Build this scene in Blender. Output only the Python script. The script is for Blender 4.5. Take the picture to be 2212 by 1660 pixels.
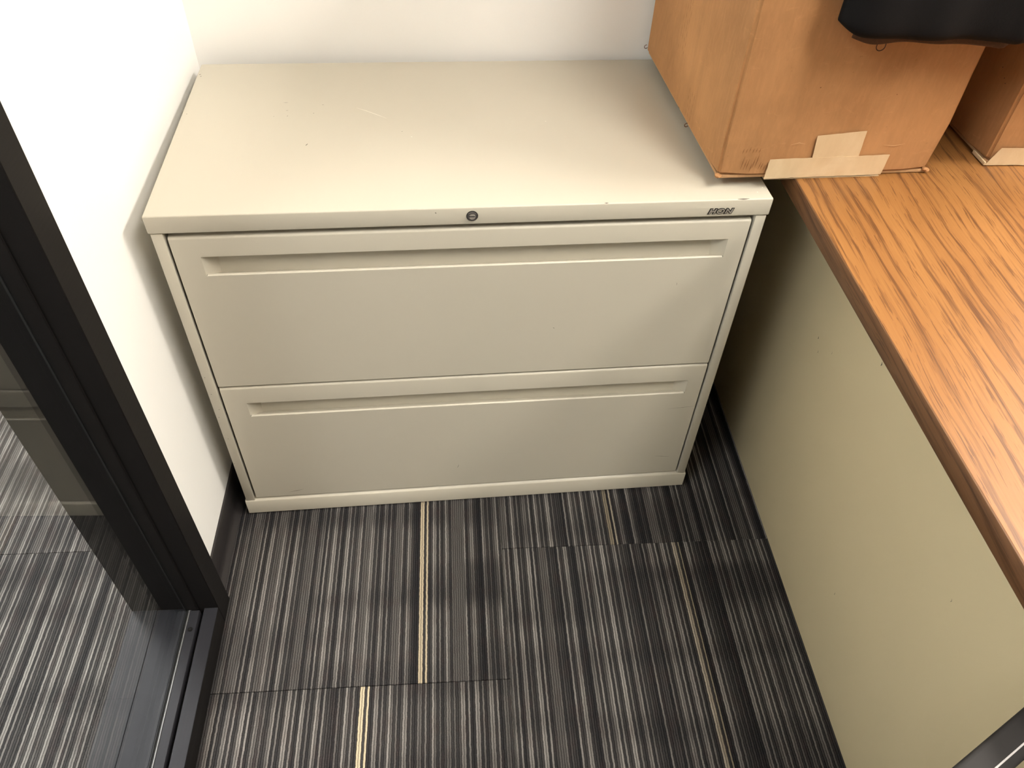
import bpy, bmesh, math, random
from mathutils import Vector, Matrix

for o in list(bpy.data.objects):
    bpy.data.objects.remove(o)
SC = bpy.context.scene
COL = SC.collection
random.seed(7)

# ------------------------------------------------------------------ camera, world, exposure
cam_data = bpy.data.cameras.new('camera')
cam_data.sensor_fit = 'HORIZONTAL'
cam_data.sensor_width = 36.0
cam_data.lens = 36.0 * 1676.3 / 2212.0
cam_data.clip_start = 0.02
cam = bpy.data.objects.new('camera', cam_data)
cam.location = (0.4309, -0.9449, 1.3547)
cam.rotation_euler = (0.7666, -0.0345, -0.0670)
COL.objects.link(cam)
SC.camera = cam

world = bpy.data.worlds.new('world')
SC.world = world
world.use_nodes = True
world.node_tree.nodes['Background'].inputs['Color'].default_value = (0.5, 0.5, 0.5, 1)
world.node_tree.nodes['Background'].inputs['Strength'].default_value = 0.05

SC.view_settings.view_transform = 'Standard'
SC.view_settings.look = 'None'
SC.view_settings.gamma = 1.0
SC.view_settings.use_curve_mapping = False
SC.view_settings.exposure = 0.25

LAMP_ROOM = 27.0       # radiance of the office troffer over the desk
LAMP_FAR = 60.0        # radiance of the office troffer by the far wall
LAMP_WARM = (1.0, 0.945, 0.86)
LAMP_HALL = 24.0        # radiance of the corridor troffer beside the glass
LAMP_END = 62.0         # radiance of the troffer at the closed end of the corridor
LAMP_COOL = (1.0, 0.97, 0.95)
CEIL = 2.70

# ------------------------------------------------------------------ node helpers
class NT:
    def __init__(self, name):
        self.m = bpy.data.materials.new(name)
        self.m.use_nodes = True
        self.t = self.m.node_tree
        self.t.nodes.clear()
        self.out = self.n('ShaderNodeOutputMaterial')
        self.b = self.n('ShaderNodeBsdfPrincipled')
        self.l(self.b.outputs[0], self.out.inputs[0])
    def n(self, kind, **kw):
        x = self.t.nodes.new(kind)
        for k, v in kw.items():
            setattr(x, k, v)
        return x
    def l(self, a, b):
        self.t.links.new(a, b)
    def put(self, sock, v):
        if isinstance(v, bpy.types.NodeSocket):
            self.l(v, sock)
        else:
            sock.default_value = v
    def math(self, op, a, b=None, c=None, clamp=False):
        x = self.n('ShaderNodeMath', operation=op, use_clamp=clamp)
        self.put(x.inputs[0], a)
        if b is not None: self.put(x.inputs[1], b)
        if c is not None: self.put(x.inputs[2], c)
        return x.outputs[0]
    def obj(self):
        return self.n('ShaderNodeTexCoord').outputs['Object']
    def xyz(self, v):
        s = self.n('ShaderNodeSeparateXYZ'); self.l(v, s.inputs[0]); return s.outputs
    def vec(self, x, y, z=0.0):
        c = self.n('ShaderNodeCombineXYZ')
        for i, v in enumerate((x, y, z)): self.put(c.inputs[i], v)
        return c.outputs[0]
    def scale(self, v, s):
        m = self.n('ShaderNodeVectorMath', operation='MULTIPLY')
        self.l(v, m.inputs[0]); m.inputs[1].default_value = s
        return m.outputs[0]
    def noise(self, v, scale=5, detail=2, rough=0.5, dist=0.0):
        x = self.n('ShaderNodeTexNoise')
        self.l(v, x.inputs['Vector'])
        x.inputs['Scale'].default_value = scale
        x.inputs['Detail'].default_value = detail
        x.inputs['Roughness'].default_value = rough
        x.inputs['Distortion'].default_value = dist
        return x.outputs['Fac']
    def white(self, w):
        x = self.n('ShaderNodeTexWhiteNoise', noise_dimensions='1D')
        self.put(x.inputs['W'], w)
        return x.outputs['Value']
    def ramp(self, f, stops, interp='LINEAR'):
        r = self.n('ShaderNodeValToRGB')
        r.color_ramp.interpolation = interp
        e = r.color_ramp.elements
        while len(e) < len(stops): e.new(0.5)
        for i, (p, c) in enumerate(stops):
            e[i].position = p
            e[i].color = (c, c, c, 1) if not hasattr(c, '__len__') else (*c, 1)
        self.put(r.inputs[0], f)
        return r.outputs['Color']
    def mix(self, f, a, b, mode='MIX'):
        x = self.n('ShaderNodeMix', data_type='RGBA', blend_type=mode)
        self.put(x.inputs[0], f)
        for s, v in ((x.inputs[6], a), (x.inputs[7], b)):
            self.put(s, v if isinstance(v, bpy.types.NodeSocket) else (*v, 1))
        return x.outputs[2]
    def bump(self, h, strength=0.3, dist=0.001):
        x = self.n('ShaderNodeBump')
        x.inputs['Strength'].default_value = strength
        x.inputs['Distance'].default_value = dist
        self.l(h, x.inputs['Height'])
        self.l(x.outputs[0], self.b.inputs['Normal'])
    def set(self, **kw):
        for k, v in kw.items():
            self.put(self.b.inputs[k.replace('_', ' ')], v if isinstance(v, bpy.types.NodeSocket) or not hasattr(v, '__len__') else (*v, 1))
        return self

def plain(name, col, rough=0.5, metal=0.0, spec=0.5):
    t = NT(name)
    t.set(Base_Color=col, Roughness=rough, Metallic=metal)
    t.b.inputs['Specular IOR Level'].default_value = spec
    return t.m

def paint(name, col, rough, bump_scale, bump_strength, var=0.06, spec=0.5):
    t = NT(name)
    o = t.obj()
    n = t.noise(o, 6, 3)
    dark = tuple(c * (1 - var) for c in col)
    t.set(Base_Color=t.mix(n, dark, col), Roughness=rough)
    t.b.inputs['Specular IOR Level'].default_value = spec
    t.bump(t.noise(o, bump_scale, 2), bump_strength, 0.0006)
    return t.m

def carpet_material():
    t = NT('striped_loop_carpet')
    o = t.obj()
    x, y, _ = t.xyz(o)
    rnd = t.n('ShaderNodeObjectInfo').outputs['Random']
    ya = t.n('ShaderNodeAttribute', attribute_type='OBJECT', attribute_name='accent_x').outputs['Fac']
    seed = t.math('MULTIPLY', rnd, 137.0)
    wob = t.math('MULTIPLY', t.math('SUBTRACT', t.noise(t.vec(t.math('MULTIPLY', x, 60.0), t.math('MULTIPLY', y, 120.0), seed), 1.0, 3), 0.5), 0.0022)
    u = t.math('ADD', t.math('DIVIDE', t.math('ADD', x, wob), 0.00415), 200.0)
    i = t.math('FLOOR', u)
    f = t.math('FRACT', u)
    prof = t.math('SINE', t.math('MULTIPLY', f, math.pi))
    k = t.math('DIVIDE', t.math('ADD', t.math('MODULO', i, 6.0), 0.5), 6.0)
    pat = t.ramp(k, [(0, 1.0), (1/6, 0.92), (2/6, 0.34), (3/6, 0.86), (4/6, 0.30), (5/6, 0.42)], 'CONSTANT')
    # designed soft bands where the pale yarn sinks back
    patch = t.noise(t.vec(t.math('MULTIPLY', x, 1.6), t.math('MULTIPLY', y, 9.0), seed), 1.0, 1)
    patch = t.math('ADD', t.math('MULTIPLY', t.math('SMOOTH_MIN', t.math('MULTIPLY', t.math('SUBTRACT', patch, 0.36), 6.0), 1.0, 0.15), 0.28), 0.72, clamp=True)
    rowr = t.math('ADD', t.math('MULTIPLY', t.white(t.math('ADD', i, seed)), 0.45), 0.68)
    val = t.math('MULTIPLY', t.math('MULTIPLY', pat, rowr), patch)
    # wider grey and dark rows
    b4 = t.white(t.math('ADD', t.math('FLOOR', t.math('DIVIDE', i, 3.0)), t.math('MULTIPLY', rnd, 531.0)))
    grey = t.math('GREATER_THAN', b4, 0.945)
    dark = t.math('LESS_THAN', b4, 0.10)
    val = t.math('ADD', t.math('MULTIPLY', val, t.math('SUBTRACT', 1.0, grey)), t.math('MULTIPLY', grey, 0.60))
    val = t.math('MULTIPLY', val, t.math('SUBTRACT', 1.0, t.math('MULTIPLY', dark, 0.62)))
    # single loops along each row
    loop = t.math('SINE', t.math('ADD', t.math('MULTIPLY', y, 2 * math.pi / 0.0021), t.math('MULTIPLY', i, 2.3)))
    grain = t.noise(t.scale(o, (1.0, 1.0, 1.0)), 900, 1)
    lum = t.math('MULTIPLY', t.math('ADD', t.math('MULTIPLY', prof, 0.75), 0.22), t.math('ADD', t.math('ADD', t.math('MULTIPLY', loop, 0.16), 0.55), t.math('MULTIPLY', grain, 0.85)))
    col = t.ramp(val, [(0.0, (0.016, 0.016, 0.0185)), (0.25, (0.036, 0.034, 0.035)), (0.6, (0.105, 0.098, 0.093)), (1.0, (0.27, 0.252, 0.235))])
    hue = t.noise(t.vec(t.math('MULTIPLY', x, 70.0), t.math('MULTIPLY', y, 25.0), seed), 1.0, 1)
    col = t.mix(t.math('MULTIPLY', t.math('SUBTRACT', hue, 0.5), 1.6, clamp=True), col, t.mix(0.55, col, (0.075, 0.045, 0.042)))
    acc = t.math('LESS_THAN', t.math('ABSOLUTE', t.math('SUBTRACT', x, ya)), 0.0112)
    acc2 = t.math('MULTIPLY', acc, t.math('GREATER_THAN', pat, 0.5))
    astr = t.n('ShaderNodeAttribute', attribute_type='OBJECT', attribute_name='accent_strength').outputs['Fac']
    col = t.mix(t.math('MULTIPLY', acc2, astr), col, (0.66, 0.55, 0.38))
    col = t.mix(1.0, col, t.mix(lum, (0, 0, 0), (1, 1, 1)), 'MULTIPLY')
    t.set(Base_Color=col, Roughness=0.95)
    t.b.inputs['Specular IOR Level'].default_value = 0.1
    t.bump(t.math('ADD', prof, t.math('MULTIPLY', loop, 0.25)), 0.6, 0.0012)
    return t.m

def wood_material(name, light, mid, dark, rough=0.42, spec=0.34):
    t = NT(name)
    o = t.obj()
    x, y, z = t.xyz(o)
    a = math.radians(-3)
    xx = t.math('ADD', t.math('MULTIPLY', x, math.cos(a)), t.math('MULTIPLY', y, math.sin(a)))
    xx = t.math('ADD', xx, z)
    # slow sideways drift of the grain, then long thin streaks and short pores
    drift = t.noise(t.vec(t.math('MULTIPLY', xx, 5.0), t.math('MULTIPLY', y, 2.4), 3.3), 1.0, 2, 0.5)
    xw = t.math('ADD', xx, t.math('MULTIPLY', t.math('SUBTRACT', drift, 0.5), 0.040))
    rings = t.math('ADD', t.math('MULTIPLY', t.math('SINE', t.math('MULTIPLY', xw, 2 * math.pi / 0.021)), 0.5), 0.5)
    streak = t.noise(t.vec(t.math('MULTIPLY', xw, 150.0), t.math('MULTIPLY', y, 3.4), 0.0), 1.0, 5, 0.62)
    fine = t.noise(t.vec(t.math('MULTIPLY', xw, 420.0), t.math('MULTIPLY', y, 8.0), 7.0), 1.0, 3, 0.6)
    lines = t.math('MULTIPLY', t.math('SUBTRACT', t.math('ADD', streak, t.math('MULTIPLY', rings, 0.09)), 0.555), 7.5, clamp=True)
    pores = t.math('GREATER_THAN', t.math('ADD', t.noise(t.vec(t.math('MULTIPLY', xw, 520.0), t.math('MULTIPLY', y, 17.0), 5.0), 1.0, 2), t.math('MULTIPLY', rings, 0.14)), 0.70)
    tone = t.noise(t.vec(t.math('MULTIPLY', xw, 14.0), t.math('MULTIPLY', y, 0.9), 9.0), 1.0, 3)
    v = t.math('ADD', t.math('MULTIPLY', tone, 0.75), t.math('MULTIPLY', t.math('SUBTRACT', fine, 0.5), 0.55))
    col = t.ramp(v, [(0.22, light), (0.62, mid)])
    col = t.mix(t.math('MULTIPLY', lines, 0.80), col, dark)
    col = t.mix(t.math('MULTIPLY', pores, 0.65), col, dark)
    t.set(Base_Color=col, Roughness=rough)
    t.b.inputs['Specular IOR Level'].default_value = spec
    t.bump(t.math('SUBTRACT', 1.0, pores), 0.08, 0.0003)
    return t.m

def cardboard_material(name, base, warm):
    t = NT(name)
    o = t.obj()
    n1 = t.noise(o, 7, 3)
    n2 = t.noise(t.scale(o, (1, 1, 0.25)), 160, 3, 0.7)
    speck = t.math('GREATER_THAN', t.noise(o, 230, 2), 0.735)
    flute = t.math('SINE', t.math('MULTIPLY', t.xyz(o)[2], 2 * math.pi / 0.006))
    col = t.mix(t.math('MULTIPLY', t.math('SUBTRACT', n1, 0.3), 2.4, clamp=True), tuple(c * 0.86 for c in base), warm)
    col = t.mix(t.math('MULTIPLY', t.math('SUBTRACT', t.noise(t.scale(o, (1, 1, 0.12)), 34, 3), 0.5), 1.4, clamp=True), col, tuple(c * 0.8 for c in base))
    col = t.mix(t.math('MULTIPLY', t.math('SUBTRACT', n2, 0.42), 1.1, clamp=True), col, tuple(c * 1.35 for c in base))
    col = t.mix(t.math('MULTIPLY', speck, 0.25), col, tuple(c * 0.5 for c in base))
    scuff = t.math('MULTIPLY', t.math('SUBTRACT', t.noise(t.scale(o, (1, 1, 2.0)), 26, 4, 0.7, 1.2), 0.60), 3.0, clamp=True)
    col = t.mix(t.math('MULTIPLY', scuff, 0.35), col, tuple(min(1, c * 1.7) for c in warm))
    t.set(Base_Color=col, Roughness=0.8)
    t.b.inputs['Specular IOR Level'].default_value = 0.25
    t.bump(t.math('ADD', t.math('MULTIPLY', n2, 0.8), t.math('MULTIPLY', flute, 0.06)), 0.25, 0.0008)
    return t.m

def tape_material():
    t = NT('paper_tape')
    o = t.obj()
    n = t.noise(t.scale(o, (1, 1, 0.3)), 90, 3)
    big = t.noise(o, 18, 3, 0.6, 1.0)
    col = t.mix(n, (0.56, 0.40, 0.23), (0.66, 0.50, 0.31))
    col = t.mix(t.math('MULTIPLY', t.math('SUBTRACT', big, 0.5), 1.2, clamp=True), col, (0.74, 0.60, 0.40))
    t.set(Base_Color=col, Roughness=0.45)
    t.bump(t.noise(o, 45, 4, 0.6, 1.5), 0.35, 0.0012)
    return t.m

def glass_material():
    t = NT('window_glass')
    t.t.nodes.remove(t.b)
    tr = t.n('ShaderNodeBsdfTransparent'); tr.inputs[0].default_value = (0.93, 0.95, 0.95, 1)
    gl = t.n('ShaderNodeBsdfGlossy'); gl.inputs['Roughness'].default_value = 0.0
    fr = t.n('ShaderNodeFresnel')
    geo = t.n('ShaderNodeNewGeometry')      # same reflectance on both faces of the pane
    t.l(t.math('SUBTRACT', 1.5, t.math('MULTIPLY', geo.outputs['Backfacing'], 1.5 - 1 / 1.5)), fr.inputs[0])
    mx = t.n('ShaderNodeMixShader')
    t.l(fr.outputs[0], mx.inputs[0]); t.l(tr.outputs[0], mx.inputs[1]); t.l(gl.outputs[0], mx.inputs[2])
    t.l(mx.outputs[0], t.out.inputs[0])
    return t.m

def lamp_material(name, col, strength):
    t = NT(name)
    t.set(Base_Color=(0.9, 0.9, 0.9), Roughness=0.6)
    t.b.inputs['Emission Color'].default_value = (*col, 1)
    t.b.inputs['Emission Strength'].default_value = strength
    return t.m

def fabric_material(name, col, rough=0.75):
    t = NT(name)
    o = t.obj()
    n = t.noise(o, 420, 2)
    t.set(Base_Color=t.mix(n, col, tuple(c * 1.9 for c in col)), Roughness=rough)
    t.b.inputs['Specular IOR Level'].default_value = 0.12
    t.bump(n, 0.25, 0.0006)
    return t.m

def brushed_material(name, col, rough, spec=0.5):
    t = NT(name)
    o = t.obj()
    n = t.noise(t.scale(o, (260, 3, 260)), 1.0, 2)
    t.set(Base_Color=t.mix(n, col, tuple(c * 1.3 for c in col)), Roughness=t.math('ADD', t.math('MULTIPLY', n, 0.14), rough))
    t.b.inputs['Specular IOR Level'].default_value = spec
    t.bump(n, 0.04, 0.0003)
    return t.m

MAT = dict(
    carpet=carpet_material(),
    wall=paint('white_wall_paint', (0.86, 0.85, 0.82), 0.75, 240, 0.12, 0.02, 0.25),
    taupe=paint('taupe_low_bounce', (0.36, 0.33, 0.29), 0.8, 240, 0.12, 0.02, 0.25),  # unseen walls only, tone darkened to cut bounced light
    ceiling=paint('ceiling_tile_white', (0.82, 0.82, 0.80), 0.9, 120, 0.3, 0.04, 0.2),
    subfloor=plain('concrete_subfloor', (0.05, 0.05, 0.05), 0.9),
    base=paint('dark_vinyl_base', (0.022, 0.019, 0.019), 0.45, 200, 0.1, 0.1),
    putty=paint('putty_enamel', (0.52, 0.481, 0.392), 0.40, 900, 0.10, 0.02, 0.45),
    puttydesk=paint('olive_putty_enamel', (0.60, 0.505, 0.32), 0.48, 700, 0.08, 0.05, 0.35),
    steel=plain('dull_lock_steel', (0.30, 0.28, 0.27), 0.35, 0.9),
    dark=plain('dark_gap', (0.012, 0.011, 0.010), 0.6),
    badge=plain('badge_dark', (0.018, 0.016, 0.014), 0.4),
    badgelight=plain('badge_silver', (0.33, 0.30, 0.26), 0.4, 0.3),
    chip=plain('bare_steel_chip', (0.10, 0.085, 0.065), 0.6),
    chiplight=plain('pale_scratch', (0.78, 0.74, 0.64), 0.5),
    frame=brushed_material('black_anodised_aluminium', (0.009, 0.0082, 0.0080), 0.38, 0.07),
    sillmetal=brushed_material('dark_grey_aluminium', (0.018, 0.018, 0.021), 0.36, 0.11),
    seal=plain('black_rubber_seal', (0.006, 0.006, 0.006), 0.7),
    glassedge=plain('pale_glazing_bead', (0.13, 0.13, 0.13), 0.45, 0.3),
    glass=glass_material(),
    wood=wood_material('oak_laminate', (0.275, 0.124, 0.036), (0.215, 0.090, 0.025), (0.085, 0.031, 0.010)),
    woodedge=wood_material('dark_oak_edge', (0.15, 0.072, 0.030), (0.115, 0.052, 0.021), (0.055, 0.023, 0.009), 0.45),
    card=cardboard_material('brown_cardboard', (0.38, 0.188, 0.076), (0.45, 0.23, 0.096)),
    cardin=cardboard_material('cardboard_torn_edge', (0.42, 0.235, 0.11), (0.50, 0.30, 0.15)),
    crease=plain('cardboard_crease', (0.15, 0.066, 0.026), 0.85, 0.0, 0.1),
    scufflight=plain('cardboard_scuff', (0.56, 0.34, 0.17), 0.8, 0.0, 0.1),
    tape=tape_material(),
    black=fabric_material('black_cloth', (0.0035, 0.0034, 0.0036)),
    inner_layer=fabric_material('brown_black_layer', (0.05, 0.026, 0.015), 0.6),
    chairpad=fabric_material('charcoal_upholstery', (0.03, 0.029, 0.029)),
    chairarm=paint('dark_grey_plastic', (0.030, 0.028, 0.027), 0.7, 60, 0.3, 0.35, 0.12),
    chrome=plain('pale_trim', (0.42, 0.40, 0.39), 0.6, 0.0, 0.2),
    thread=plain('dark_thread', (0.03, 0.010, 0.008), 0.7),
    lamp=lamp_material('office_diffuser', LAMP_WARM, LAMP_ROOM),
    lampfar=lamp_material('far_office_diffuser', LAMP_WARM, LAMP_FAR),
    hallend=lamp_material('corridor_end_diffuser', LAMP_COOL, LAMP_END),
    hall=lamp_material('corridor_diffuser', LAMP_COOL, LAMP_HALL),
    white=plain('white_enamel', (0.8, 0.8, 0.8), 0.4),
)

# ------------------------------------------------------------------ mesh helpers
def add_box(bm, lo, hi, bevel=0.0, seg=2):
    lo, hi = Vector(lo), Vector(hi)
    m = Matrix.Translation((lo + hi) / 2) @ Matrix.Diagonal((*(hi - lo), 1))
    r = bmesh.ops.create_cube(bm, size=1.0, matrix=m)
    if bevel > 0:
        vs = r['verts']
        es = list({e for v in vs for e in v.link_edges})
        bmesh.ops.bevel(bm, geom=es, offset=bevel, segments=seg, profile=0.5, affect='EDGES')
    return bm

def add_tube(bm, pts, r, seg=10):
    rings = []
    pts = [Vector(p) for p in pts]
    for i, p in enumerate(pts):
        d = (pts[min(i + 1, len(pts) - 1)] - pts[max(i - 1, 0)]).normalized()
        a = d.orthogonal().normalized() if i == 0 else (rings[-1][1] - d * rings[-1][1].dot(d)).normalized()
        b = d.cross(a)
        rings.append(([bm.verts.new(p + (a * math.cos(t) + b * math.sin(t)) * r) for t in [2 * math.pi * k / seg for k in range(seg)]], a))
    for (q, _), (s, _) in zip(rings, rings[1:]):
        for k in range(seg):
            bm.faces.new((q[k], q[(k + 1) % seg], s[(k + 1) % seg], s[k]))
    bm.faces.new(list(reversed(rings[0][0])))
    bm.faces.new(rings[-1][0])
    return bm

def add_cyl(bm, c, axis, r, h, seg=24, bevel=0.0):
    z = Vector(axis).normalized()
    rot = z.to_track_quat('Z', 'Y').to_matrix().to_4x4()
    res = bmesh.ops.create_cone(bm, cap_ends=True, segments=seg, radius1=r, radius2=r, depth=h, matrix=Matrix.Translation(Vector(c)) @ rot)
    if bevel:
        caps = [e for v in res['verts'] for e in v.link_edges if len(e.link_faces) == 2 and any(len(f.verts) > 4 for f in e.link_faces)]
        bmesh.ops.bevel(bm, geom=list(set(caps)), offset=bevel, segments=2, affect='EDGES')
    return bm

def add_prism(bm, poly, axis, a, b):
    """extrude a closed 2-D polygon along one axis from a to b ('x': (y,z), 'y': (x,z))"""
    def P(p, t):
        return (t, p[0], p[1]) if axis == 'x' else (p[0], t, p[1]) if axis == 'y' else (p[0], p[1], t)
    A = [bm.verts.new(P(p, a)) for p in poly]
    B = [bm.verts.new(P(p, b)) for p in poly]
    n = len(poly)
    bm.faces.new(A); bm.faces.new(list(reversed(B)))
    for i in range(n):
        bm.faces.new((A[i], B[i], B[(i + 1) % n], A[(i + 1) % n]))
    bmesh.ops.recalc_face_normals(bm, faces=bm.faces)
    return bm

def obj(name, bm, mat, parent=None, loc=None, rotz=0.0, smooth=True):
    me = bpy.data.meshes.new(name)
    bmesh.ops.recalc_face_normals(bm, faces=bm.faces)
    bm.to_mesh(me); bm.free()
    me.materials.append(MAT[mat] if isinstance(mat, str) else mat)
    if smooth:
        me.shade_smooth()
        me.set_sharp_from_angle(angle=math.radians(38))
    o = bpy.data.objects.new(name, me)
    COL.objects.link(o)
    if parent: o.parent = parent
    if loc: o.location = loc
    o.rotation_euler[2] = rotz
    return o

def empty(name, loc=(0, 0, 0), rotz=0.0):
    o = bpy.data.objects.new(name, None)
    o.empty_display_size = 0.05
    o.location = loc; o.rotation_euler[2] = rotz
    COL.objects.link(o)
    return o

def tag(o, label, cat=None, group=None, kind=None):
    o['label'] = label
    if cat: o['category'] = cat
    if group: o['group'] = group
    if kind: o['kind'] = kind
    return o

def struct(name, bm, mat, label):
    return tag(obj(name, bm, mat, smooth=False), label, kind='structure')

def bx(lo, hi, bevel=0.0, seg=2):
    return add_box(bmesh.new(), lo, hi, bevel, seg)

# ------------------------------------------------------------------ room shell
XW, YB = -0.036, 0.528          # left wall face, back wall face
XR, YF = 3.3, -3.2              # far side wall and the wall behind the camera
XH = -1.75                      # far wall of the corridor
YP0, YP1 = -0.236, -0.189       # first post of the glazed partition
XFACE, XOUT = -0.006, -0.157    # room face and corridor face of the frame
ZS = 0.054                      # top of the sill

floor = struct('floor', bx((XH - 0.1, YF - 0.1, -0.06), (XR + 0.1, 1.6, -0.007)), 'subfloor', 'floor under dark striped carpet tiles')
T = 0.6096
tile_mesh = None
accent = {}
X0 = 0.5135
rows = {0: -0.104, -1: -0.3705, -2: -0.073, 1: -0.39, 2: -0.11, 3: -0.42, 4: -0.1, -3: -0.36, -4: -0.08}
accent_for = {(-1, 0): 0.356, (-1, -1): 0.2555, (0, -1): 0.864, (0, 0): 0.742, (1, -1): 1.33, (-2, -1): 5.0, (-2, 0): 5.0}
for ci in range(-4, 5):
    x0 = X0 + ci * T
    for ri in range(-6, 3):
        y0 = rows[ci] + ri * T
        lo_y, hi_y = y0, y0 + T
        if hi_y < YF - 0.05 or lo_y > (YB + 0.05 if ci > -2 else 1.5): continue
        if tile_mesh is None:
            bm = bx((-T / 2 + 0.0004, -T / 2 + 0.0006, -0.007), (T / 2 - 0.0004, T / 2 - 0.0006, 0.0), 0.0007, 1)
            t = obj('carpet_tile', bm, 'carpet', floor, smooth=False)
            tile_mesh = t.data
        else:
            t = bpy.data.objects.new('carpet_tile', tile_mesh)
            COL.objects.link(t); t.parent = floor
        cx, cy = x0 + T / 2, y0 + T / 2
        t.location = (cx, cy, 0)
        t['accent_strength'] = {(-1, 0): 0.72, (-1, -1): 0.9}.get((ci, ri), 0.3)
        ax = accent_for.get((ci, ri))
        t['accent_x'] = float(ax - cx) if ax is not None else float(random.uniform(-0.28, 0.28)) if random.random() < 0.5 and ci > -2 else 9.0

struct('wall_back', bx((XW, YB, 0), (XR + 0.1, YB + 0.1, CEIL)), 'wall', 'white painted wall behind the filing cabinet')
struct('wall_left', bx((XOUT + 0.004, YP1, 0), (XW, 1.6, CEIL)), 'wall', 'bright white wall left of the filing cabinet')
struct('wall_right', bx((XR, YF, 0), (XR + 0.1, YB, CEIL)), 'taupe', 'unseen taupe wall on the far side of the desk, darkened to cut bounce')
struct('wall_front', bx((XH - 0.1, YF - 0.1, 0), (XR + 0.1, YF, CEIL)), 'taupe', 'unseen taupe wall behind the viewer, darkened to cut bounce')
struct('wall_corridor', bx((XH - 0.1, YF, 0), (XH, 1.6, CEIL)), 'wall', 'white corridor wall beyond the glass')
struct('wall_corridor_end', bx((XH, 1.5, 0), (XOUT + 0.004, 1.6, CEIL)), 'wall', 'white wall at the end of the corridor')
struct('ceiling', bx((XH - 0.1, YF - 0.1, CEIL), (XR + 0.1, 1.6, CEIL + 0.08)), 'ceiling', 'white ceiling')

def cove(x, y0, y1, h=0.068):
    prof = [(0, 0), (0.0175, 0), (0.0165, 0.0015), (0.010, 0.006), (0.0062, 0.013), (0.005, 0.022), (0.005, h - 0.002), (0.0035, h), (0, h)]
    return add_prism(bmesh.new(), [(x + a, z) for a, z in prof], 'y', y0, y1)
tag(obj('baseboard_left', cove(XW, YP1, YB), 'base'), 'dark vinyl cove base along the white left wall', kind='structure')
tag(obj('baseboard_back', bx((XW + 0.02, YB - 0.006, 0), (XR, YB, 0.068), 0.0015), 'base'), 'dark vinyl base along the back wall', kind='structure')

# ------------------------------------------------------------------ glazed partition (black frame, pane, sill)
win = empty('window_1', (XFACE, YP0, 0))
tag(win, 'black aluminium framed glass partition on the left', kind='structure')
def wpart(name, bm, mat, smooth=True):
    for v in bm.verts: v.co -= Vector((XFACE, YP0, 0))
    return obj(name, bm, mat, win, smooth=smooth)
YE = -2.10                       # far end of the pane
GX = -0.0575                     # glass plane
for a, b in ((YP0, YP1), (YE - 0.047, YE)):
    wpart('post', bx((XOUT, a, 0), (XFACE, b, CEIL), 0.0012, 1), 'frame')
    s = 1 if a == YP0 else -1
    f = a if s == 1 else b
    wpart('glazing_stop', bx((GX - 0.0035, min(f, f - s * 0.0035), ZS), (XFACE - 0.034, max(f, f - s * 0.0035), CEIL - 0.06), 0.0006, 1), 'frame')
    wpart('pane_seal', bx((GX - 0.006, min(f, f - s * 0.005), ZS), (GX - 0.0035, max(f, f - s * 0.005), CEIL - 0.06)), 'seal')
# sill: room side rail, slot, screwed inner rail, corridor side rails
wpart('sill_rail', bx((XFACE - 0.0245, YE, 0), (XFACE, YP0, ZS - 0.0012), 0.0006, 1), 'frame')
wpart('sill_sheen_cap', bx((XFACE - 0.0245, YE, ZS - 0.0012), (XFACE - 0.0002, YP0, ZS), 0.0004, 1), 'sillmetal')  # same metal as the rail, top greyed to stand in for ceiling reflection
wpart('sill_slot', bx((XFACE - 0.0315, YE, 0), (XFACE - 0.0245, YP0, ZS - 0.016)), 'seal')
wpart('screw_rail', bx((GX + 0.0035, YE, 0), (XFACE - 0.0315, YP0 - 0.0036, ZS), 0.0008, 1), 'sillmetal')
wpart('glazing_bead', bx((GX + 0.001, YE, 0), (GX + 0.0034, YP0, ZS + 0.0006), 0.0004, 1), 'glassedge')
wpart('sill_seal', bx((GX - 0.0045, YE, 0), (GX - 0.003, YP0, ZS - 0.001)), 'seal')
wpart('corridor_rail', bx((-0.1115, YE, 0), (GX - 0.0045, YP0, ZS), 0.0006, 1), 'sillmetal')
wpart('corridor_cap', bx((XOUT, YE, 0), (-0.1122, YP0, ZS), 0.0006, 1), 'sillmetal')
wpart('head_rail', bx((XOUT, YE, CEIL - 0.06), (XFACE, YP0, CEIL), 0.001, 1), 'frame')
wpart('glass_pane', bx((GX - 0.003, YE + 0.002, 0.02), (GX + 0.001, YP0 - 0.001, CEIL - 0.05)), 'glass', smooth=False)
for yy in (YP0 - 0.040, -0.9, -1.6, -2.0):
    sc = wpart('screw', add_cyl(bmesh.new(), (-0.0465, yy, ZS + 0.0006), (0, 0, 1), 0.0042, 0.0018, 20, 0.0006), 'frame')
    bm = bmesh.new()
    for q in (0.4, 0.4 + math.pi / 2):
        r = bmesh.ops.create_cube(bm, size=1.0, matrix=Matrix.Translation((-0.0465 - XFACE, yy - YP0, ZS + 0.0016)) @ Matrix.Rotation(q, 4, 'Z') @ Matrix.Diagonal((0.0046, 0.0009, 0.0004, 1)))
    obj('cross_slot', bm, 'seal', sc)
struct('wall_left_near', bx((XOUT + 0.004, YF, 0), (XW, YE - 0.047, CEIL)), 'wall', 'white wall beyond the glass partition behind the viewer')

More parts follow.
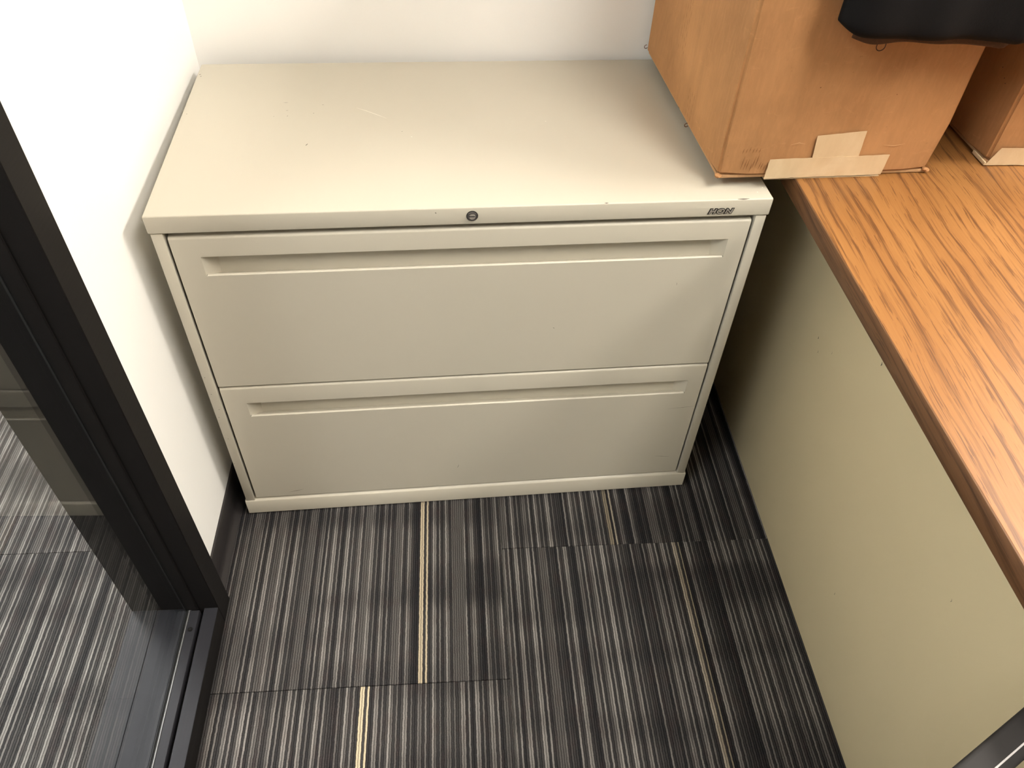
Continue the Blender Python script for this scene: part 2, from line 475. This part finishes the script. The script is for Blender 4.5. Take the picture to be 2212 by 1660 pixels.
# ------------------------------------------------------------------ ceiling troffers
def troffer(x, y, lx, ly, mat, label, group):
    t = empty('ceiling_light', (x, y, CEIL))
    tag(t, label, 'ceiling light', group)
    bm = bmesh.new()
    w = 0.03
    for lo, hi in (((-lx/2, -ly/2, -0.02), (-lx/2 + w, ly/2, 0)), ((lx/2 - w, -ly/2, -0.02), (lx/2, ly/2, 0)),
                   ((-lx/2 + w, -ly/2, -0.02), (lx/2 - w, -ly/2 + w, 0)), ((-lx/2 + w, ly/2 - w, -0.02), (lx/2 - w, ly/2, 0))):
        add_box(bm, lo, hi)
    obj('frame', bm, 'white', t, smooth=False)
    obj('diffuser', bx((-lx/2 + w, -ly/2 + w, -0.012), (lx/2 - w, ly/2 - w, -0.004)), mat, t, smooth=False)
troffer(1.35, -1.20, 0.6, 1.2, 'lamp', 'warm white ceiling light panel above the wooden desk', 'office ceiling lights')
troffer(2.50, -0.25, 0.6, 1.2, 'lampfar', 'warm white ceiling light panel nearest the far right wall', 'office ceiling lights')
troffer(-0.98, -1.65, 0.6, 1.2, 'hall', 'white ceiling light panel over the corridor beside the glass pane', 'corridor ceiling lights')
troffer(-1.15, 0.90, 0.6, 1.0, 'hallend', 'white ceiling light panel at the closed end of the corridor', 'corridor ceiling lights')

# ------------------------------------------------------------------ lateral filing cabinet
W, D, H = 0.914, 0.4883, 0.7225
cab = empty('filing_cabinet', (0, 0, 0), 0.0375)
tag(cab, 'two-drawer putty beige metal lateral filing cabinet in the corner', 'filing cabinet')
ZL = H - 0.0300                   # underside of the lip
SW = 0.0195                       # width of the side frames

# top: shallow inverted tray with a front lip
bm = bmesh.new()
add_box(bm, (0, 0, H - 0.0295), (W, D, H), 0.0022, 3)
top = obj('top', bm, 'putty', cab)
# sides with folded front frame
for s in (0, 1):
    bm = bmesh.new()
    x0, x1 = (0.0025, SW) if s == 0 else (W - SW, W - 0.0025)
    add_box(bm, (x0, 0.0015, 0.046), (x1, D - 0.001, ZL - 0.0005), 0.0012, 2)
    obj('side_panel', bm, 'putty', cab)
obj('back_panel', bx((SW, D - 0.006, 0.03), (W - SW, D - 0.002, ZL)), 'putty', cab, smooth=False)
obj('base_plate', bx((SW, 0.03, 0.046), (W - SW, D - 0.006, 0.050)), 'dark', cab, smooth=False)
# base rail with a sloping bright ledge
bm = add_prism(bmesh.new(), [(0.0, 0.006), (0.0, 0.0435), (0.0012, 0.0455), (0.011, 0.0500), (0.030, 0.0500), (0.030, 0.006)], 'x', 0.0005, W - 0.0005)
obj('base_rail', bm, 'putty', cab)
bm = bmesh.new(); add_box(bm, (0.001, 0.030, 0.006), (0.02, D - 0.002, 0.046), 0.001); obj('base_rail', bm, 'putty', cab)
bm = bmesh.new(); add_box(bm, (W - 0.02, 0.030, 0.006), (W - 0.001, D - 0.002, 0.046), 0.001); obj('base_rail', bm, 'putty', cab)
for fx in (0.06, W - 0.06):
    for fy in (0.035, D - 0.05):
        obj('levelling_foot', add_cyl(bmesh.new(), (fx, fy, 0.005), (0, 0, 1), 0.016, 0.010, 20, 0.002), 'steel', cab)

def drawer(z0, z1, zr0, zr1, depth):
    """drawer front with a pressed-in pull; returns the object"""
    xa, xb = SW + 0.0034, W - SW - 0.0034
    ra, rb = 0.0615, W - 0.0525
    y0 = 0.0030
    bm = bmesh.new()
    V = lambda x, y, z: bm.verts.new((x, y, z))
    c = 0.0042
    # face frame with a rolled top edge
    O = [V(xa + 0.0008, y0, z0 + 0.0008), V(xb - 0.0008, y0, z0 + 0.0008), V(xb - 0.0008, y0, z1 - c), V(xa + 0.0008, y0, z1 - c)]
    R = [V(ra, y0, zr0), V(rb, y0, zr0), V(rb, y0, zr1), V(ra, y0, zr1)]
    for i in range(4):
        j = (i + 1) % 4
        bm.faces.new((O[i], O[j], R[j], R[i]))
    # rolled top
    prev = (O[3], O[2])
    for k in range(1, 5):
        a = math.pi / 2 * k / 4
        q = (V(xa + 0.0008, y0 + c * (1 - math.cos(a)), z1 - c + c * math.sin(a)), V(xb - 0.0008, y0 + c * (1 - math.cos(a)), z1 - c + c * math.sin(a)))
        bm.faces.new((prev[0], prev[1], q[1], q[0])); prev = q
    B = [V(xa, y0 + 0.020, z0), V(xb, y0 + 0.020, z0), V(xb, y0 + 0.020, z1), V(xa, y0 + 0.020, z1)]
    bm.faces.new((prev[0], prev[1], B[2], B[3]))
    bm.faces.new((O[1], O[0], B[0], B[1]))
    d = obj('drawer', bm, 'putty', cab)
    # pressed recess: bright rounded sill, sloping back, chamfered ends
    bm = bmesh.new()
    iz0, iz1 = zr0 + 0.0035, zr1 - 0.0005
    e = 0.020
    S0 = [bm.verts.new((ra, y0, zr0)), bm.verts.new((rb, y0, zr0))]
    prev = S0
    for k in range(1, 4):
        a = math.pi / 2 * k / 3
        q = [bm.verts.new((ra + 0.001, y0 + 0.0030 * math.sin(a), zr0 + 0.0022 * (1 - math.cos(a)))), bm.verts.new((rb - 0.001, y0 + 0.0030 * math.sin(a), zr0 + 0.0022 * (1 - math.cos(a))))]
        bm.faces.new((prev[0], prev[1], q[1], q[0])); prev = q
    # the back stands upright; the floor of the cup falls away behind the lip
    I = [bm.verts.new((ra + e * 0.9, y0 + depth, zr0 - 0.006)), bm.verts.new((rb - e * 0.9, y0 + depth, zr0 - 0.006)),
         bm.verts.new((rb - e, y0 + depth + 0.001, iz1 - 0.0015)), bm.verts.new((ra + e, y0 + depth + 0.001, iz1 - 0.0015))]
    Tt = [bm.verts.new((ra, y0, zr1)), bm.verts.new((rb, y0, zr1))]
    bm.faces.new((prev[0], prev[1], I[1], I[0]))
    bm.faces.new((I[0], I[1], I[2], I[3]))
    bm.faces.new((I[3], I[2], Tt[1], Tt[0]))
    bm.faces.new((S0[0], prev[0], I[0], I[3], Tt[0]))
    bm.faces.new((S0[1], prev[1], I[1], I[2], Tt[1]))
    obj('recessed_pull', bm, 'putty', d)
    # drawer body behind the front
    obj('drawer_box', bx((xa + 0.02, y0 + 0.021, z0 + 0.01), (xb - 0.02, D - 0.03, z1 - 0.04)), 'dark', d, smooth=False)
    return d
ZSPLIT = 0.3725
d1 = drawer(ZSPLIT + 0.0026, ZL - 0.0085, 0.6135, 0.6490, 0.0165)
d2 = drawer(0.0530, ZSPLIT - 0.0020, 0.2958, 0.3312, 0.0165)

# lock in the lip
lock = obj('lock', add_cyl(bmesh.new(), (0.4599, -0.0008, 0.7080), (0, 1, 0), 0.0076, 0.0036, 32, 0.001), 'steel', cab)
lock['label'] = 'round dull steel key lock'
obj('lock_ring', add_cyl(bmesh.new(), (0.4599, -0.0002, 0.7080), (0, 1, 0), 0.0086, 0.0012, 32, 0.0004), 'badge', lock)
bm = bmesh.new()
add_cyl(bm, (0.4599, -0.0024, 0.7080), (0, 1, 0), 0.0048, 0.0008, 24)
obj('cylinder', bm, 'badgelight', lock)
bm = bmesh.new()
add_box(bm, (0.4550, -0.0030, 0.7076), (0.4640, -0.0024, 0.7094), 0.0003, 1)
obj('keyhole', bm, 'seal', lock)

# raised maker's badge
def text_mesh(body, size, extrude, offset, shear, space):
    cu = bpy.data.curves.new('badge_text', 'FONT')
    cu.body = body; cu.size = size; cu.extrude = extrude; cu.offset = offset; cu.shear = shear
    cu.space_character = space; cu.align_x = 'CENTER'; cu.align_y = 'CENTER'
    tmp = bpy.data.objects.new('badge_text', cu)
    COL.objects.link(tmp)
    dg = bpy.context.evaluated_depsgraph_get()
    me = bpy.data.meshes.new_from_object(tmp.evaluated_get(dg))
    bpy.data.objects.remove(tmp)
    return me
badge = None
for nm, off, ext, yy, mt in (('name_badge', 0.00115, 0.0005, -0.0004, 'badge'), ('lettering', 0.00008, 0.0004, -0.0012, 'badgelight')):
    me = text_mesh('HON', 0.0114, ext, off, 0.25, 1.12)
    mt_ = Matrix.Translation((0.8345, yy, 0.7030)) @ Matrix.Rotation(math.pi / 2, 4, 'X') @ Matrix.Diagonal((1.32, 1.0, 1.0, 1.0))
    me.transform(mt_)
    me.materials.clear(); me.materials.append(MAT[mt])
    o = bpy.data.objects.new(nm, me); COL.objects.link(o)
    o.parent = badge or cab
    if badge is None:
        badge = o; o['label'] = 'small dark HON badge at the right of the lip'

# chips and scratches in the enamel
def chip(name, pts, wdt, mat, parent, nrm):
    """thin sliver along a polyline on a face with normal nrm"""
    bm = bmesh.new()
    n = Vector(nrm)
    P = [Vector(p) + n * 0.00025 for p in pts]
    L, Rr = [], []
    for i, p in enumerate(P):
        d = (P[min(i + 1, len(P) - 1)] - P[max(i - 1, 0)]).normalized()
        s = n.cross(d)
        w = wdt * (0.25 if i in (0, len(P) - 1) else 1.0)
        L.append(bm.verts.new(p + s * w)); Rr.append(bm.verts.new(p - s * w))
    for i in range(len(P) - 1):
        bm.faces.new((L[i], L[i + 1], Rr[i + 1], Rr[i]))
    return obj(name, bm, mat, parent, smooth=False)
zt = H
for (x, y, dx, dy, w) in ((0.1615, 0.332, 0.008, 0, 0.0005), (0.168, 0.304, 0.004, 0, 0.0005), (0.1718, 0.283, 0.001, 0.003, 0.0005), (0.1493, 0.284, 0.002, 0.001, 0.0004),
                          (0.2135, 0.2929, 0.002, 0.0005, 0.0007), (0.226, 0.3219, 0.004, 0, 0.0005), (0.2095, 0.186, 0.003, 0.006, 0.0009), (0.360, 0.2244, 0.002, 0.001, 0.0006),
                          (0.0074, 0.2971, 0.002, 0.001, 0.0007), (0.0036, 0.4434, 0.003, 0.002, 0.0011), (0.0070, 0.436, 0.002, 0.002, 0.0010)):
    chip('paint_chip', [(x, y, zt), (x + dx / 2, y + dy / 2, zt), (x + dx, y + dy, zt)], w, 'chip', top, (0, 0, 1))
chip('scratch', [(0.285, 0.309, zt), (0.301, 0.2985, zt), (0.318, 0.285, zt), (0.3355, 0.2707, zt)], 0.0005, 'chiplight', top, (0, 0, 1))
for (x, y) in ((0.3752, 0.207), (0.905, 0.030), (0.893, 0.018), (0.887, 0.045), (0.60, 0.25)):
    chip('pale_speck', [(x, y, zt), (x + 0.001, y + 0.0006, zt), (x + 0.002, y, zt)], 0.0008, 'chiplight', top, (0, 0, 1))
chip('paint_chip', [(0.858, 0.0016, zt - 0.0002), (0.867, 0.0012, zt - 0.0003), (0.876, 0.0016, zt - 0.0002)], 0.0011, 'chip', top, (0, -0.5, 0.87))
chip('paint_chip', [(0.655, 0.0014, zt - 0.0003), (0.658, 0.0012, zt - 0.0003), (0.661, 0.0014, zt - 0.0003)], 0.0007, 'chip', top, (0, -0.5, 0.87))
chip('paint_chip', [(0.4062, 0, 0.7158), (0.4072, 0, 0.7149), (0.4080, 0, 0.7142)], 0.0009, 'chip', top, (0, -1, 0))
yf = 0.0030
for a, pts, w in ((d1, [(0.596, 0.479), (0.5975, 0.4782), (0.599, 0.4765)], 0.0005), (d2, [(0.4285, 0.110), (0.4306, 0.1155), (0.432, 0.121)], 0.0004),
                  (d2, [(0.0906, 0.0649), (0.105, 0.068), (0.1189, 0.0712)], 0.0005), (d2, [(0.8365, 0.2542), (0.865, 0.256), (0.891, 0.2576)], 0.0003),
                  (d2, [(0.8358, 0.1088), (0.850, 0.107), (0.8663, 0.1045)], 0.0004), (d1, [(0.795, 0.560), (0.7953, 0.563), (0.795, 0.566)], 0.0003)):
    chip('scratch', [(x, yf, z) for x, z in pts], w, 'chip', a, (0, -1, 0))
side = [o for o in cab.children if o.name.startswith('side_panel')][0]
for (x, z) in ((0.0075, 0.4013), (0.0125, 0.3203), (0.0085, 0.36), (0.0050, 0.1668), (0.010, 0.24), (0.0075, 0.30)):
    chip('paint_chip', [(x - 0.0008, 0.0015, z), (x, 0.0015, z + 0.0006), (x + 0.0009, 0.0015, z)], 0.0007, 'chip', side, (0, -1, 0))

# ------------------------------------------------------------------ desk
ZD = 0.740
XD = 0.948
desk = empty('desk', (XD, -1.9, 0))
tag(desk, 'desk with oak laminate top and olive beige metal panel', 'desk')
def dpart(name, bm, mat, smooth=True):
    off = Vector((XD, -1.9, 0))
    for v in bm.verts: v.co -= off
    return obj(name, bm, mat, desk, smooth=smooth)
Y0D, Y1D = -1.90, 0.515
dtop = dpart('worktop', bx((XD + 0.0022, Y0D, ZD - 0.030), (1.71, Y1D, ZD), 0.0004, 1), 'wood')
bm = add_prism(bmesh.new(), [(XD + 0.0022, ZD - 0.030), (XD + 0.0004, ZD - 0.0295), (XD - 0.0002, ZD - 0.0285), (XD - 0.0002, ZD - 0.0012), (XD + 0.0005, ZD - 0.0003), (XD + 0.0022, ZD)], 'y', Y0D, Y1D)
o = dpart('edge_band', bm, 'woodedge')
o['label'] = 'dark brown edge strip of the worktop'
dpart('under_rail', bx((XD + 0.012, Y0D + 0.002, ZD - 0.036), (XD + 0.030, Y1D, ZD - 0.030), 0.001), 'woodedge')
PX = 1.060
panel = dpart('side_panel', bx((PX, -0.80, 0.004), (PX + 0.035, Y1D - 0.01, ZD - 0.030), 0.0015), 'puttydesk')
dpart('side_panel', bx((1.65, Y0D + 0.02, 0.004), (1.685, Y1D - 0.01, ZD - 0.030), 0.0015), 'puttydesk')
dpart('end_panel', bx((PX + 0.035, -0.80, 0.06), (1.65, -0.782, ZD - 0.030), 0.0015), 'puttydesk')
for yy in (-0.76, Y1D - 0.05):
    for xx in (PX + 0.0175, 1.6675):
        dpart('glide', add_cyl(bmesh.new(), (xx, yy, 0.003), (0, 0, 1), 0.012, 0.006, 16), 'seal')
off = Vector((XD, -1.9, 0))
for (y, z, w, l) in ((0.0086, 0.458, 0.0012, 0.005), (-0.0067, 0.4393, 0.0006, 0.006), (-0.0445, 0.4722, 0.0004, 0.006), (-0.166, 0.566, 0.0013, 0.007), (-0.3306, 0.1827, 0.0006, 0.006), (-0.4933, 0.4606, 0.0005, 0.006)):
    c = chip('paint_chip', [Vector((PX, y, z - l / 2)) - off, Vector((PX, y - 0.001, z)) - off, Vector((PX, y + 0.0008, z + l / 2)) - off], w, 'chip', panel, (-1, 0, 0))

# ------------------------------------------------------------------ cardboard boxes
def carton(name, loc, yaw, bw, bd, bh, label, seed, bulge):
    rng = random.Random(seed)
    root = empty(name, loc, yaw)
    tag(root, label, 'box', 'cardboard boxes on the desk')
    bm = bmesh.new()
    add_box(bm, (0, 0, 0.004), (bw, bd, bh), 0.0)
    bmesh.ops.bevel(bm, geom=[e for e in bm.edges], offset=0.0045, segments=3, affect='EDGES')
    bmesh.ops.subdivide_edges(bm, edges=[e for e in bm.edges if e.calc_length() > 0.1], cuts=7, use_grid_fill=True)
    for v in bm.verts:
        x, y, z = v.co
        sx = math.sin(math.pi * min(1, max(0, x / bw))); sy = math.sin(math.pi * min(1, max(0, y / bd))); sz = math.sin(math.pi * min(1, max(0, z / bh)))
        if y < 0.002: v.co.y -= bulge * sx * sz
        if x < 0.002: v.co.x -= bulge * sy * sz * 0.6
        if x > bw - 0.002: v.co.x += bulge * sy * sz * 0.5
        # crushed lower front corners
        for cx in (0, bw):
            d = (Vector((cx, 0, 0.004)) - v.co).length
            if d < 0.03:
                v.co += (Vector((bw / 2, bd / 2, 0.06)) - v.co).normalized() * (0.03 - d) * 0.22
        v.co += Vector((rng.uniform(-1, 1), rng.uniform(-1, 1), rng.uniform(-1, 1))) * 0.0005
    body = obj('carton_body', bm, 'card', root)
    # bottom flaps, meeting in the middle
    for a, b in ((0.002, bd / 2 - 0.001), (bd / 2 + 0.001, bd - 0.002)):
        obj('bottom_flap', bx((0.004, a + 0.002, 0.0), (bw - 0.004, b, 0.0045), 0.0008, 1), 'cardin', root)
    for a, b in ((0.002, bd / 2 - 0.002), (bd / 2 + 0.002, bd - 0.002)):
        obj('top_flap', bx((0.003, a, bh), (bw - 0.003, b, bh + 0.004), 0.0008, 1), 'card', root)
    return root, body

def sheet(name, quad, parent, mat, lift=0.0012, n=(10, 4), wrinkle=0.0006, seed=1, thick=0.0004):
    """thin tape sheet on a box front (local y is the outward-negative axis); quad = (x,z) corners bl, br, tr, tl with y"""
    rng = random.Random(seed)
    bm = bmesh.new()
    g = []
    for j in range(n[1] + 1):
        row = []
        for i in range(n[0] + 1):
            a, b = i / n[0], j / n[1]
            p = (Vector(quad[0]) * (1 - a) + Vector(quad[1]) * a) * (1 - b) + (Vector(quad[3]) * (1 - a) + Vector(quad[2]) * a) * b
            p.y -= lift + rng.uniform(0, wrinkle)
            row.append(bm.verts.new(p))
        g.append(row)
    for j in range(n[1]):
        for i in range(n[0]):
            bm.faces.new((g[j][i], g[j][i + 1], g[j + 1][i + 1], g[j + 1][i]))
    r = bmesh.ops.extrude_face_region(bm, geom=list(bm.faces))
    for v in [v for v in r['geom'] if isinstance(v, bmesh.types.BMVert)]: v.co.y += thick
    return obj(name, bm, mat, parent)

BH = 0.60
BZ = ZD + 0.001
box1, body1 = carton('cardboard_box', (0.8245, 0.0570, BZ), 0.045, 0.339, 0.448, BH,
                     'brown cardboard box with T-shaped paper tape straddling cabinet and desk', 3, 0.004)
# T of paper tape (z is local, above the box base)
tp = sheet('paper_tape', [(0.0735, -0.0005, 0.0015), (0.2590, -0.0005, 0.0030), (0.2603, -0.0012, 0.0365), (0.0745, -0.0012, 0.0340)], box1, 'tape', 0.0026, (26, 5), 0.0010, 5)
tp['label'] = 'pale paper tape along the lower front edge'
tv = sheet('paper_tape', [(0.1400, -0.0012, 0.0300), (0.2120, -0.0012, 0.0320), (0.2085, -0.0030, 0.0765), (0.1355, -0.0030, 0.0705)], box1, 'tape', 0.0020, (10, 6), 0.0006, 6)
bm = bmesh.new(); add_box(bm, (0.075, -0.0026, -0.0004), (0.258, 0.040, 0.0002))
obj('tape_underside', bm, 'tape', box1, smooth=False)
# creases and stamped marks
def dash(parent, p, q, w, mat, nrm):
    chip('crease_mark', [p, (Vector(p) + Vector(q)) / 2, q], w, mat, parent, nrm)
rng = random.Random(11)
for i in range(9):                                   # scored marks beside the tape, front face
    x = 0.034 + i * 0.0045 + rng.uniform(-0.001, 0.001)
    z0 = 0.012 + rng.uniform(0, 0.008); dz = rng.uniform(0.010, 0.024)
    dash(body1, (x, -0.0012 - 0.0, z0), (x + 0.0016, -0.0020, z0 + dz), 0.00045, 'crease', (0, -1, 0))
for i in range(6):
    x = 0.030 + i * 0.005
    z0 = 0.044 + rng.uniform(-0.003, 0.003)
    dash(body1, (x, -0.0026, z0), (x + 0.001, -0.0028, z0 + 0.008), 0.0004, 'crease', (0, -1, 0))
for i in range(34):                                  # faded ribbed print on the left face
    y = 0.235 + (i % 4) * 0.010 + rng.uniform(-0.002, 0.002)
    z = 0.085 + (i // 4) * 0.016 + rng.uniform(-0.004, 0.004)
    dash(body1, (-0.0027, y, z), (-0.0027, y + 0.001, z + 0.010), 0.0004, 'crease', (-1, 0, 0))
for i in range(12):
    y = 0.15 + (i % 3) * 0.012 + rng.uniform(-0.002, 0.002)
    z = 0.015 + (i // 3) * 0.012
    dash(body1, (-0.0015, y, z), (-0.0017, y + 0.001, z + 0.009), 0.0004, 'crease', (-1, 0, 0))
chip('scuff', [(0.245, -0.0024, 0.052), (0.262, -0.0024, 0.050), (0.278, -0.0024, 0.053)], 0.0006, 'scufflight', body1, (0, -1, 0))
chip('scuff', [(0.100, -0.0026, 0.056), (0.112, -0.0026, 0.059), (0.122, -0.0026, 0.057)], 0.0005, 'scufflight', body1, (0, -1, 0))
for a, b in (((0.115, -0.0044, 0.142), (0.1165, -0.0044, 0.1435)), ((0.232, -0.004, 0.13), (0.233, -0.004, 0.131))):
    dash(body1, a, b, 0.0008, 'crease', (0, -1, 0))
# frayed corner wads
for cx, nm in ((0.004, 1), (0.334, 2)):
    bm = bmesh.new()
    bmesh.ops.create_icosphere(bm, subdivisions=2, radius=0.0070)
    for v in bm.verts:
        v.co *= random.uniform(0.65, 1.05)
        v.co.z = v.co.z * 0.5
    for v in bm.verts: v.co += Vector((cx, 0.004, 0.0052))
    obj('frayed_corner', bm, 'card', box1, smooth=False)
for (y, z) in ((0.445, 0.012), (0.155, 0.006)):      # loose curls of paper on the left edge
    bm = bmesh.new()
    add_tube(bm, [(-0.002 - 0.004 * math.sin(t), y + 0.001 * t, z + 0.004 * math.cos(t)) for t in [k * 0.5 for k in range(9)]], 0.0006, 6)
    obj('paper_curl', bm, 'crease', box1)

box2, body2 = carton('cardboard_box', (1.2655, 0.0970, BZ), -0.004, 0.33, 0.405, BH,
                     'shaded cardboard box with taped bottom edge at the right edge', 4, 0.003)
t2 = sheet('paper_tape', [(0.000, -0.0005, 0.0010), (0.32, -0.0005, 0.0010), (0.32, -0.0012, 0.0305), (0.0130, -0.0012, 0.0305)], box2, 'tape', 0.0022, (30, 5), 0.0010, 8)
bm = bmesh.new(); add_box(bm, (-0.0020, -0.0030, 0.0005), (0.0008, 0.035, 0.0060), 0.0006)
obj('tape_fold', bm, 'tape', box2)
for (y, z) in ((0.06, 0.128), (0.045, 0.118), (0.038, 0.113)):
    dash(body2, (-0.0021, y, z), (-0.0021, y + 0.001, z + 0.001), 0.0012, 'dark', (-1, 0, 0))

# ------------------------------------------------------------------ black garment over the two boxes
gar = empty('folded_garment', (0.92, 0.0, BZ + BH))
tag(gar, 'folded black cloth garment hanging over the front of the cardboard boxes', 'garment')
def drape(name, x0, x1, zb_left, zb_right, front, thick, mat, seed, back=0.33, roll=1.0):
    """thick folded cloth: lies on the box tops, rolls over the front edge and hangs down"""
    rng = random.Random(seed)
    ztop = BZ + BH + 0.0085
    nx = 40
    path = []
    bm = bmesh.new()
    ringsall = []
    for i in range(nx + 1):
        a = i / nx
        x = x0 + (x1 - x0) * a
        zb = zb_left + (zb_right - zb_left) * a
        edge = min(a, 1 - a) * nx
        taper = min(1.0, (edge + 0.15) / 2.2) ** 0.5
        th = thick * taper
        lift = 0.004 * (1 - min(1.0, edge / 2.0)) * roll
        wr = 0.004 * math.sin(a * 17 + seed) + 0.003 * math.sin(a * 41 + 1.7) + (-0.012 * math.exp(-((x - 1.142) / 0.008) ** 2))
        yb = front + 0.022
        # centre line from the back over the top, down the front
        cl = [(back, ztop + thick / 2), (0.22, ztop + thick / 2 + 0.003 * math.sin(a * 9)), (0.11, ztop + thick / 2), (0.055, ztop + thick / 2 + 0.001),
              (front + 0.010, ztop + thick * 0.42), (front, ztop - 0.012)]
        m = 7
        for k in range(1, m + 1):
            q = k / m
            cl.append((front + wr * q, (ztop - 0.012) + (zb + lift - (ztop - 0.012) + thick * 0.4) * q))
        up, dn = [], []
        n = len(cl)
        for k, (y, z) in enumerate(cl):
            y1, z1 = cl[max(k - 1, 0)]; y2, z2 = cl[min(k + 1, n - 1)]
            d = Vector((y2 - y1, z2 - z1)).normalized()
            nn = Vector((-d.y, d.x))       # outward side
            up.append((y - nn.x * th / 2 * -1, z - nn.y * th / 2 * -1))
            dn.append((y + nn.x * th / 2 * -1, z + nn.y * th / 2 * -1))
        y, z = cl[-1]
        hem = [(y + th / 2 * math.cos(t), z - th / 2 * math.sin(t)) for t in (0.5, 1.0, 1.57, 2.1, 2.6)]
        if up[-1][0] < y: hem.reverse()
        ring = up + hem + list(reversed(dn))
        ringsall.append([bm.verts.new((x + (rng.uniform(-1, 1) * 0.0006), p[0], p[1])) for p in ring])
    for r, s in zip(ringsall, ringsall[1:]):
        for k in range(len(r)):
            bm.faces.new((r[k], r[(k + 1) % len(r)], s[(k + 1) % len(r)], s[k]))
    for r in (ringsall[0], ringsall[-1]):          # end caps as strips, so the bend stays a bend
        k, m = 0, len(r) - 1
        while m - k >= 3:
            bm.faces.new((r[k], r[k + 1], r[m - 1], r[m])); k += 1; m -= 1
        bm.faces.new(r[k:m + 1])
    for v in bm.verts: v.co -= Vector((0.92, 0.0, BZ + BH))
    o = obj(name, bm, mat, gar)
    md = o.modifiers.new('smooth', 'SUBSURF'); md.levels = 1; md.render_levels = 2
    return o
drape('outer_fold', 0.912, 1.46, 0.976, 0.962, 0.010, 0.034, 'black', 2)
drape('inner_layer', 0.945, 1.44, 0.956, 0.957, 0.031, 0.010, 'inner_layer', 5, 0.30)  # browner inner layer, ending lower than the black fold
bm = bmesh.new()
add_tube(bm, [(0.9975 - 0.92 + 0.006 * math.sin(t), 0.046, 0.9455 - (BZ + BH) + 0.006 * math.cos(t) + (0.004 if abs(t - math.pi) > 1.9 else 0)) for t in [0.6 + k * (2 * math.pi - 1.2) / 20 for k in range(21)]], 0.0006, 6)
obj('thread_loop', bm, 'thread', gar)

# ------------------------------------------------------------------ armchair tucked in at the lower right
chair = empty('armchair', (0.861, -1.038, 0), math.radians(27.3))
tag(chair, 'dark grey armchair with slim arm, lower right before the desk panel', 'chair')
obj('seat', bx((-0.22, -0.225, 0.40), (0.17, 0.225, 0.455), 0.02, 3), 'chairpad', chair)
obj('backrest', bx((-0.27, -0.225, 0.46), (-0.225, 0.225, 0.80), 0.018, 3), 'chairpad', chair)
for s in (-1, 1):
    arm = obj('armrest', bx((-0.235, s * 0.25 - 0.014, 0.634), (0.25, s * 0.25 + 0.014, 0.660), 0.004, 3), 'chairarm', chair)
    obj('trim_line', bx((-0.225, s * 0.25 - s * 0.0052 - 0.0008, 0.6595), (0.24, s * 0.25 - s * 0.0052 + 0.0008, 0.6604), 0.0002, 1), 'chrome', arm)
    obj('leg', add_tube(bmesh.new(), [(0.20, s * 0.25, 0.0), (0.20, s * 0.25, 0.30), (0.20, s * 0.25, 0.636)], 0.011, 12), 'chairarm', chair)
    obj('leg', add_tube(bmesh.new(), [(-0.245, s * 0.25, 0.0), (-0.240, s * 0.25, 0.30), (-0.235, s * 0.25, 0.79)], 0.011, 12), 'chairarm', chair)
    obj('seat_rail', add_tube(bmesh.new(), [(-0.24, s * 0.24, 0.415), (0.20, s * 0.24, 0.415)], 0.010, 12), 'chairarm', chair)
